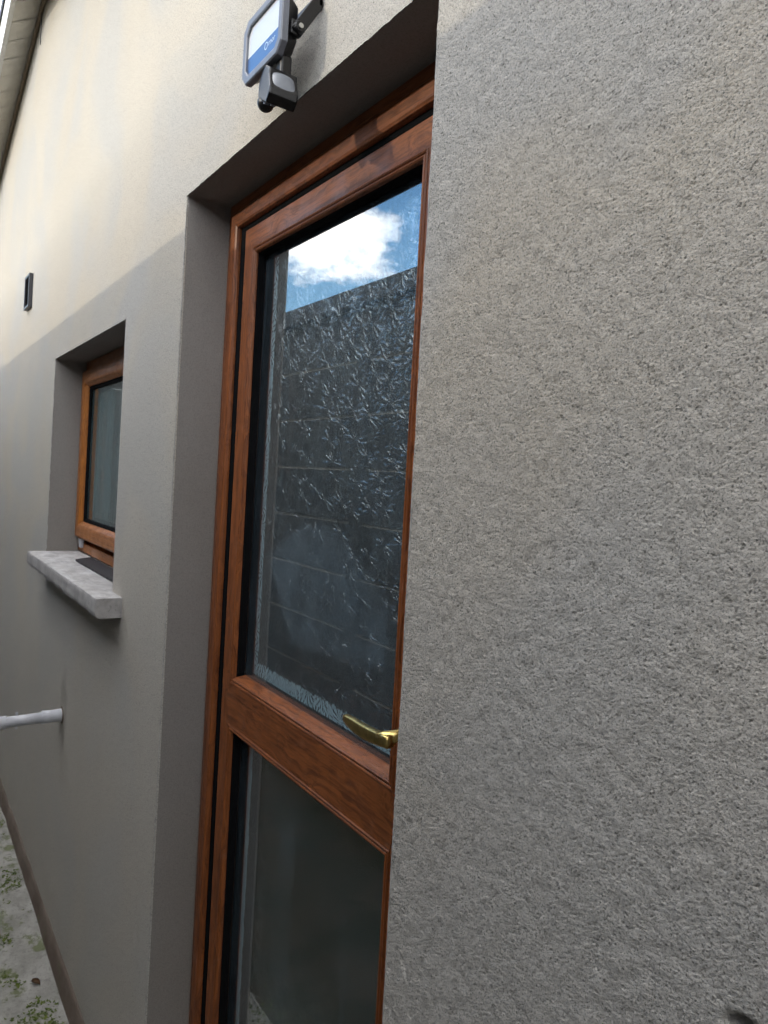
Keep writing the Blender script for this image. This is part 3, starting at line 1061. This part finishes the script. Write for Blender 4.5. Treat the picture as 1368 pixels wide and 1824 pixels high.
# ------------------------------------------------------------------ white waste pipe coming out of the wall
pipe = empty('waste_pipe', (-2.83, 0, 0.575), 'white plastic waste pipe sticking out of the wall below the window', 'pipe')
PX, PZ = -2.83, 0.578
tube('wall_hole', [(PX, -0.0004, PZ), (PX, -0.0012, PZ), (PX, -0.003, PZ)], [0.031, 0.0305, 0.024], 'plinth', pipe, 20)
tube('coupling', [(PX, 0.01, PZ), (PX, -0.004, PZ), (PX, -0.03, PZ), (PX, -0.045, PZ), (PX, -0.060, PZ - 0.001), (PX, -0.0605, PZ - 0.001)], [0.0235, 0.0235, 0.0215, 0.0225, 0.0235, 0.019], 'white_pvc', pipe, 24)
tube('coupling_rim', [(PX, -0.0605, PZ), (PX, -0.062, PZ), (PX, -0.067, PZ), (PX, -0.0685, PZ)], [0.0215, 0.0237, 0.0237, 0.021], 'white_pvc', pipe, 24)
tube('tube', [(PX, -0.05, PZ), (PX, -0.12, PZ - 0.001), (PX, -0.195, PZ - 0.002)], 0.0185, 'white_pvc', pipe, 24)
el = [(PX, -0.185, PZ - 0.002), (PX, -0.205, PZ - 0.002), (PX, -0.222, PZ - 0.004)]
for a in range(1, 7):
    t = a / 6 * math.pi / 2
    el.append((PX, -0.222 - 0.028 * math.sin(t), PZ - 0.004 - 0.028 * (1 - math.cos(t))))
el.append((PX, -0.250, PZ - 0.06))
tube('elbow', el, [0.0225] * len(el), 'white_pvc', pipe, 24)
tube('elbow_rim', [(PX, -0.183, PZ - 0.002), (PX, -0.184, PZ - 0.002), (PX, -0.190, PZ - 0.002), (PX, -0.191, PZ - 0.002)], [0.019, 0.0235, 0.0235, 0.02], 'white_pvc', pipe, 24)
tube('down_tube', [(PX, -0.250, PZ - 0.05), (PX, -0.250, 0.0), (PX, -0.250, GZ - 0.02)], 0.0185, 'white_pvc', pipe, 24)
box('clip', PX - 0.004, PX + 0.004, -0.154, -0.146, PZ - 0.030, PZ + 0.030, 'white_pvc', pipe, 0.001)

# ------------------------------------------------------------------ floodlight over the door
flood = empty('floodlight', (-1.15, 0, 2.22), 'black floodlight with motion sensor on a bracket above the door', 'floodlight')
FX0, FX1, FZ0, FZ1, FY = -1.234, -1.078, 2.178, 2.290, -0.070


def octa(x0, x1, z0, z1, c):
    return [(x0 + c, z0), (x1 - c, z0), (x1, z0 + c), (x1, z1 - c), (x1 - c, z1), (x0 + c, z1), (x0, z1 - c), (x0, z0 + c)]


rim_o = octa(FX0, FX1, FZ0, FZ1, 0.016)
rim_i = octa(FX0 + 0.014, FX1 - 0.014, FZ0 + 0.014, FZ1 - 0.014, 0.012)
bm = bmesh.new()
rings = []
for loop, y in ((rim_o, FY + 0.012), (rim_o, FY + 0.002), (octa(FX0 + 0.002, FX1 - 0.002, FZ0 + 0.002, FZ1 - 0.002, 0.0155), FY), (octa(FX0 + 0.012, FX1 - 0.012, FZ0 + 0.012, FZ1 - 0.012, 0.0125), FY), (rim_i, FY + 0.001), (rim_i, FY + 0.008)):
    rings.append([bm.verts.new((x, y, z)) for x, z in loop])
for a, b in zip(rings, rings[1:]):
    for j in range(8):
        bm.faces.new((a[j], a[(j + 1) % 8], b[(j + 1) % 8], b[j]))
from_bm('rim', bm, 'grey_rim', flood)
prism('housing', [(x, FY + 0.0125, z) for x, z in octa(FX0 + 0.003, FX1 - 0.003, FZ0 + 0.003, FZ1 - 0.003, 0.015)],
      [(x, FY + 0.034, z) for x, z in octa(FX0 + 0.018, FX1 - 0.012, FZ0 + 0.014, FZ1 - 0.014, 0.015)], 'black_plastic', flood, 0.002)


def led_material():
    k = NT('floodlight_panel')
    s = k.sep(k.geo())
    blue = k.ramp(s[2], FZ0 + 0.0475, FZ0 + 0.0468, smooth=False)
    c = k.mix(blue, (0.66, 0.68, 0.70), (0.05, 0.12, 0.30))
    return k.done(k.principled(c, 0.28, spec=0.5, **{'Coat Weight': 0.6, 'Coat Roughness': 0.03}))


pan = octa(FX0 + 0.0145, FX1 - 0.0145, FZ0 + 0.0145, FZ1 - 0.0145, 0.012)
lp = prism('light_panel', [(x, FY + 0.0045, z) for x, z in pan], [(x, FY + 0.007, z) for x, z in pan], led_material(), flood)
lp['label'] = 'white light panel with a printed blue band along the bottom'
MAT['print'] = plain('pale_print', (0.62, 0.72, 0.86), 0.4, var=0.02)
bm = bmesh.new()
cx, cz = FX1 - 0.066, FZ0 + 0.0365
for r0, r1 in ((0.0048, 0.0064),):
    a = [bm.verts.new((cx + r0 * math.cos(t * math.pi / 12), FY + 0.0042, cz + r0 * math.sin(t * math.pi / 12))) for t in range(24)]
    b = [bm.verts.new((cx + r1 * math.cos(t * math.pi / 12), FY + 0.0042, cz + r1 * math.sin(t * math.pi / 12))) for t in range(24)]
    for j in range(24):
        bm.faces.new((a[j], a[(j + 1) % 24], b[(j + 1) % 24], b[j]))
from_bm('printed_emblem', bm, 'print', lp)
tc = bpy.data.curves.new('lettering', 'FONT')
tc.body = 'rnor'
tc.size = 0.014
to = bpy.data.objects.new('lettering', tc)
COL.objects.link(to)
to.location = (cx + 0.0085, FY + 0.0042, cz - 0.0040)
to.rotation_euler = (math.radians(90), 0, 0)
dg = bpy.context.evaluated_depsgraph_get()
lm = bpy.data.meshes.new_from_object(to.evaluated_get(dg))
lm.transform(to.matrix_basis)
bpy.data.objects.remove(to)
link('lettering', lm, 'print', lp)

# bracket: two straps from the pivots back to a plate on the wall
PVY, PVZ = FY + 0.030, 2.222
for xs_ in (FX0 - 0.004, FX1 + 0.002):
    d = Vector((0, 0.045, 0.075)).normalized()
    nrm = Vector((0, d.z, -d.y))
    p0 = Vector((0, PVY, PVZ)) - d * 0.010
    p1 = Vector((0, -0.004, 0)) + Vector((0, 0, PVZ + (-0.004 - PVY) / d.y * d.z))
    pts = [p0 - nrm * 0.010, p0 + nrm * 0.010, p1 + nrm * 0.010, p1 - nrm * 0.010]
    prism('bracket_arm', [(xs_, p.y, p.z) for p in pts], [(xs_ + 0.003, p.y, p.z) for p in pts], 'black_plastic', flood, 0.0008, 1)
    sgn = 1 if xs_ > -1.15 else -1
    bm = bmesh.new()
    xo = xs_ + (0.0032 if sgn > 0 else -0.0002)
    add_tube(bm, [(xo - sgn * 0.014, PVY, PVZ), (xo, PVY, PVZ), (xo + sgn * 0.003, PVY, PVZ)], [0.010, 0.010, 0.008], 16)
    from_bm('pivot', bm, 'black_plastic', flood, smooth=False)
    bm = bmesh.new()
    add_tube(bm, [(xo + sgn * 0.0032, PVY, PVZ), (xo + sgn * 0.0052, PVY, PVZ)], 0.0042, 12)
    from_bm('screw', bm, 'steel', flood)
zb = PVZ + (-0.004 - PVY) / 0.045 * 0.075
box('wall_bar', FX0 - 0.004, FX1 + 0.005, -0.0075, -0.001, zb - 0.012, zb + 0.012, 'black_plastic', flood, 0.001)
box('ear', FX1 - 0.010, FX1 + 0.0015, PVY - 0.014, PVY + 0.006, PVZ - 0.012, PVZ + 0.012, 'black_plastic', flood, 0.003)
# cable from the back of the housing up the wall
cab = []
for i in range(17):
    t = i / 16
    cab.append((-1.105 + 0.012 * math.sin(t * 3.0), -0.040 + 0.030 * smooth01(np.array(t * 1.4)).item() - 0.014 * math.sin(t * math.pi), 2.262 + 0.20 * t))
tube('cable', cab, 0.0026, 'cable', flood, 8)
tube('cable_gland', [(-1.105, -0.0405, 2.252), (-1.105, -0.0405, 2.268), (-1.105, -0.041, 2.270)], [0.006, 0.006, 0.004], 'black_plastic', flood, 12)

# motion sensor hanging below: neck, tilted head, lens, ball joint
sens = bpy.data.objects.new('motion_sensor', None)
COL.objects.link(sens)
sens.parent = flood
box('neck', -1.122, -1.098, -0.058, -0.038, 2.146, 2.186, 'black_plastic', sens, 0.004)
M = Matrix.Translation((-1.118, -0.052, 2.137)) @ Matrix.Rotation(math.radians(32), 4, 'Y') @ Matrix.Rotation(math.radians(-12), 4, 'Z')
bm = bmesh.new()
prof = [(-0.052, 0.022), (-0.044, 0.027), (0.010, 0.027), (0.020, 0.020), (0.060, 0.004), (0.066, -0.006), (0.058, -0.022), (-0.030, -0.024), (-0.050, -0.008)]
add_prism(bm, [(x, -0.024, z) for x, z in prof], [(x, 0.024, z) for x, z in prof])
bmesh.ops.transform(bm, matrix=M, verts=bm.verts)
from_bm('sensor_head', bm, 'black_plastic', sens, bevel=0.003)
bm = bmesh.new()
secs = []
for i in range(9):
    t = i / 8
    x = 0.012 + 0.046 * t
    zb_ = 0.022 - 0.017 * t
    ring = [bm.verts.new((x, 0.020 * math.cos(a), zb_ - 0.003 + 0.011 * math.sin(a) * math.sin(math.pi * (0.12 + 0.8 * t)))) for a in np.linspace(0, math.pi, 11)]
    secs.append(ring)
for a, b in zip(secs, secs[1:]):
    for j in range(10):
        bm.faces.new((a[j], a[j + 1], b[j + 1], b[j]))
bmesh.ops.transform(bm, matrix=M, verts=bm.verts)
from_bm('lens', bm, 'lens', sens, smooth=True)
bm = bmesh.new()
bmesh.ops.create_uvsphere(bm, u_segments=20, v_segments=12, radius=0.0145)
bmesh.ops.transform(bm, matrix=Matrix.Translation((-1.158, -0.055, 2.128)), verts=bm.verts)
from_bm('ball_joint', bm, 'black_plastic', sens, smooth=True)
for i in range(3):
    bm = bmesh.new()
    add_tube(bm, [(0.000 + 0.017 * i, -0.018 + 0.014 * (i % 2), -0.0235), (0.000 + 0.017 * i, -0.018 + 0.014 * (i % 2), -0.0265)], 0.0045, 12)
    bmesh.ops.transform(bm, matrix=M, verts=bm.verts)
    from_bm('dial', bm, 'grey_rim', sens)

# ------------------------------------------------------------------ loose wire hanging under the soffit
wire = tube('loose_wire', [(-4.06, -0.012, 3.745), (-4.063, -0.011, 3.70), (-4.055, -0.013, 3.63), (-4.066, -0.011, 3.585)], 0.0022, 'roof', None, 6)
tag(wire, 'short loose wire hanging from the gable peak', 'wire')

# ------------------------------------------------------------------ concrete panel wall across the passage (seen in the glass)
BY, BTOP = -1.3, 2.560
pwall = empty('panel_wall', (-6, BY, GZ), 'tall concrete panel wall across the narrow passage, mirrored in the door glass', 'wall')
PH, BAY = 0.30, 1.86
BX0 = -16.4
n_bay = 10
COPE0 = BTOP - 0.105
n_row = 9
z_first = COPE0 - n_row * PH
for b in range(n_bay + 1):
    x = BX0 + b * BAY
    box('post', x - 0.06, x + 0.06, BY - 0.13, BY + 0.012, GZ - 0.05, COPE0 - 0.002, 'block', pwall, 0.006, 1)
box('backing', BX0, BX0 + n_bay * BAY, BY - 0.10, BY - 0.052, GZ - 0.05, COPE0 - 0.003, 'block', pwall)
for r in range(n_row):
    for b in range(n_bay):
        x0, x1 = BX0 + b * BAY + 0.062, BX0 + (b + 1) * BAY - 0.062
        z0, z1 = z_first + r * PH + 0.0005, z_first + (r + 1) * PH - 0.0005
        dy = random.uniform(-0.0015, 0.0015)
        # each panel has a weathered, chamfered upper and lower edge
        A = [(x0, BY - 0.05 + dy, z0), (x0, BY - 0.0045 + dy, z0), (x0, BY + dy, z0 + 0.007), (x0, BY + dy, z1 - 0.007), (x0, BY - 0.0045 + dy, z1), (x0, BY - 0.05 + dy, z1)]
        bm = bmesh.new()
        add_prism(bm, A, [(x1, y, z) for x, y, z in A])
        o = from_bm('panel', bm, 'block', pwall)
        o.data.materials.append(MAT['mortar'])
        for p in o.data.polygons:
            if abs(p.normal.z) > 0.3 and p.normal.y > 0.3:
                p.material_index = 1
for b in range(n_bay):
    box('coping', BX0 + b * BAY + 0.003, BX0 + (b + 1) * BAY - 0.003, BY - 0.16, BY + 0.035, COPE0, BTOP + random.uniform(-0.002, 0.002), 'coping', pwall, 0.006)

# unseen return added behind the camera to block light and darken the door reveal
RX = BX0 + n_bay * BAY
for r in range(n_row):
    z0, z1 = z_first + r * PH + 0.003, z_first + (r + 1) * PH - 0.003
    box('panel', RX + 0.062, RX + 0.11, BY + 0.02, -0.03, z0, z1, 'block', pwall, 0.008, 1)
box('backing', RX + 0.112, RX + 0.15, BY + 0.02, -0.03, GZ - 0.05, COPE0 - 0.003, 'block', pwall)
box('coping', RX + 0.03, RX + 0.20, BY + 0.04, -0.03, COPE0, BTOP, 'coping', pwall, 0.006)

# ------------------------------------------------------------------ moss and litter on the path
bm = bmesh.new()
rr = random.Random(3)


def path_z(x, y):
    return GZ + 0.004 * math.sin(x * 3.1 + y * 2.3) + 0.003 * math.sin(x * 7.7 - y * 5.1) - 0.012 * (-y / 2.9)


def tuft(x, y, s):
    z = path_z(x, y)
    for _ in range(5):
        a = rr.uniform(0, 6.28)
        l = s * rr.uniform(0.5, 1.3)
        w = l * 0.35
        dx, dy = math.cos(a), math.sin(a)
        up = rr.uniform(0.2, 0.7) * l
        v = [bm.verts.new(p) for p in ((x - dy * w, y + dx * w, z), (x + dy * w, y - dx * w, z), (x + dx * l, y + dy * l, z + up))]
        bm.faces.new(v)


for _ in range(9000):
    x = rr.uniform(-5.5, -1.9)
    y = -0.03 - abs(rr.gauss(0, 0.22))
    v = mn.noise(Vector((x * 5.2, y * 7.0, 1.7))) + 0.45 * mn.noise(Vector((x * 17, y * 19, 4.1)))
    if y > PATH_Y - 0.05 and v > 0.06 + 0.25 * max(0, -y - 0.3):
        tuft(x + rr.gauss(0, 0.008), y + rr.gauss(0, 0.008), rr.uniform(0.004, 0.010))
me = bpy.data.meshes.new('moss')
bm.to_mesh(me)
bm.free()
moss = link('moss', me, 'moss')
tag(moss, 'patches of short green moss along the foot of the wall', 'moss')
moss['kind'] = 'stuff'

bm = bmesh.new()
secs = []
for i in range(9):
    t = i / 8
    w = 0.014 * math.sin(math.pi * (0.08 + 0.9 * t))
    secs.append([bm.verts.new((-0.03 + 0.06 * t, w * math.sin(a) * 1.1, 0.012 * (1 - math.cos(a)) + 0.006 * math.sin(t * 3))) for a in np.linspace(-1.9, 1.9, 9)])
for a, b in zip(secs, secs[1:]):
    for j in range(8):
        bm.faces.new((a[j], a[j + 1], b[j + 1], b[j]))
leaf = from_bm('dead_leaf', bm, 'leaf', smooth=True)
leaf.location = (-2.66, -0.075, path_z(-2.66, -0.075) + 0.003)
leaf.rotation_euler = (0.1, 0.1, 0.7)
leaf.scale = (0.6, 0.6, 0.6)
tag(leaf, 'curled brown dead leaf lying on the mossy path', 'leaf')
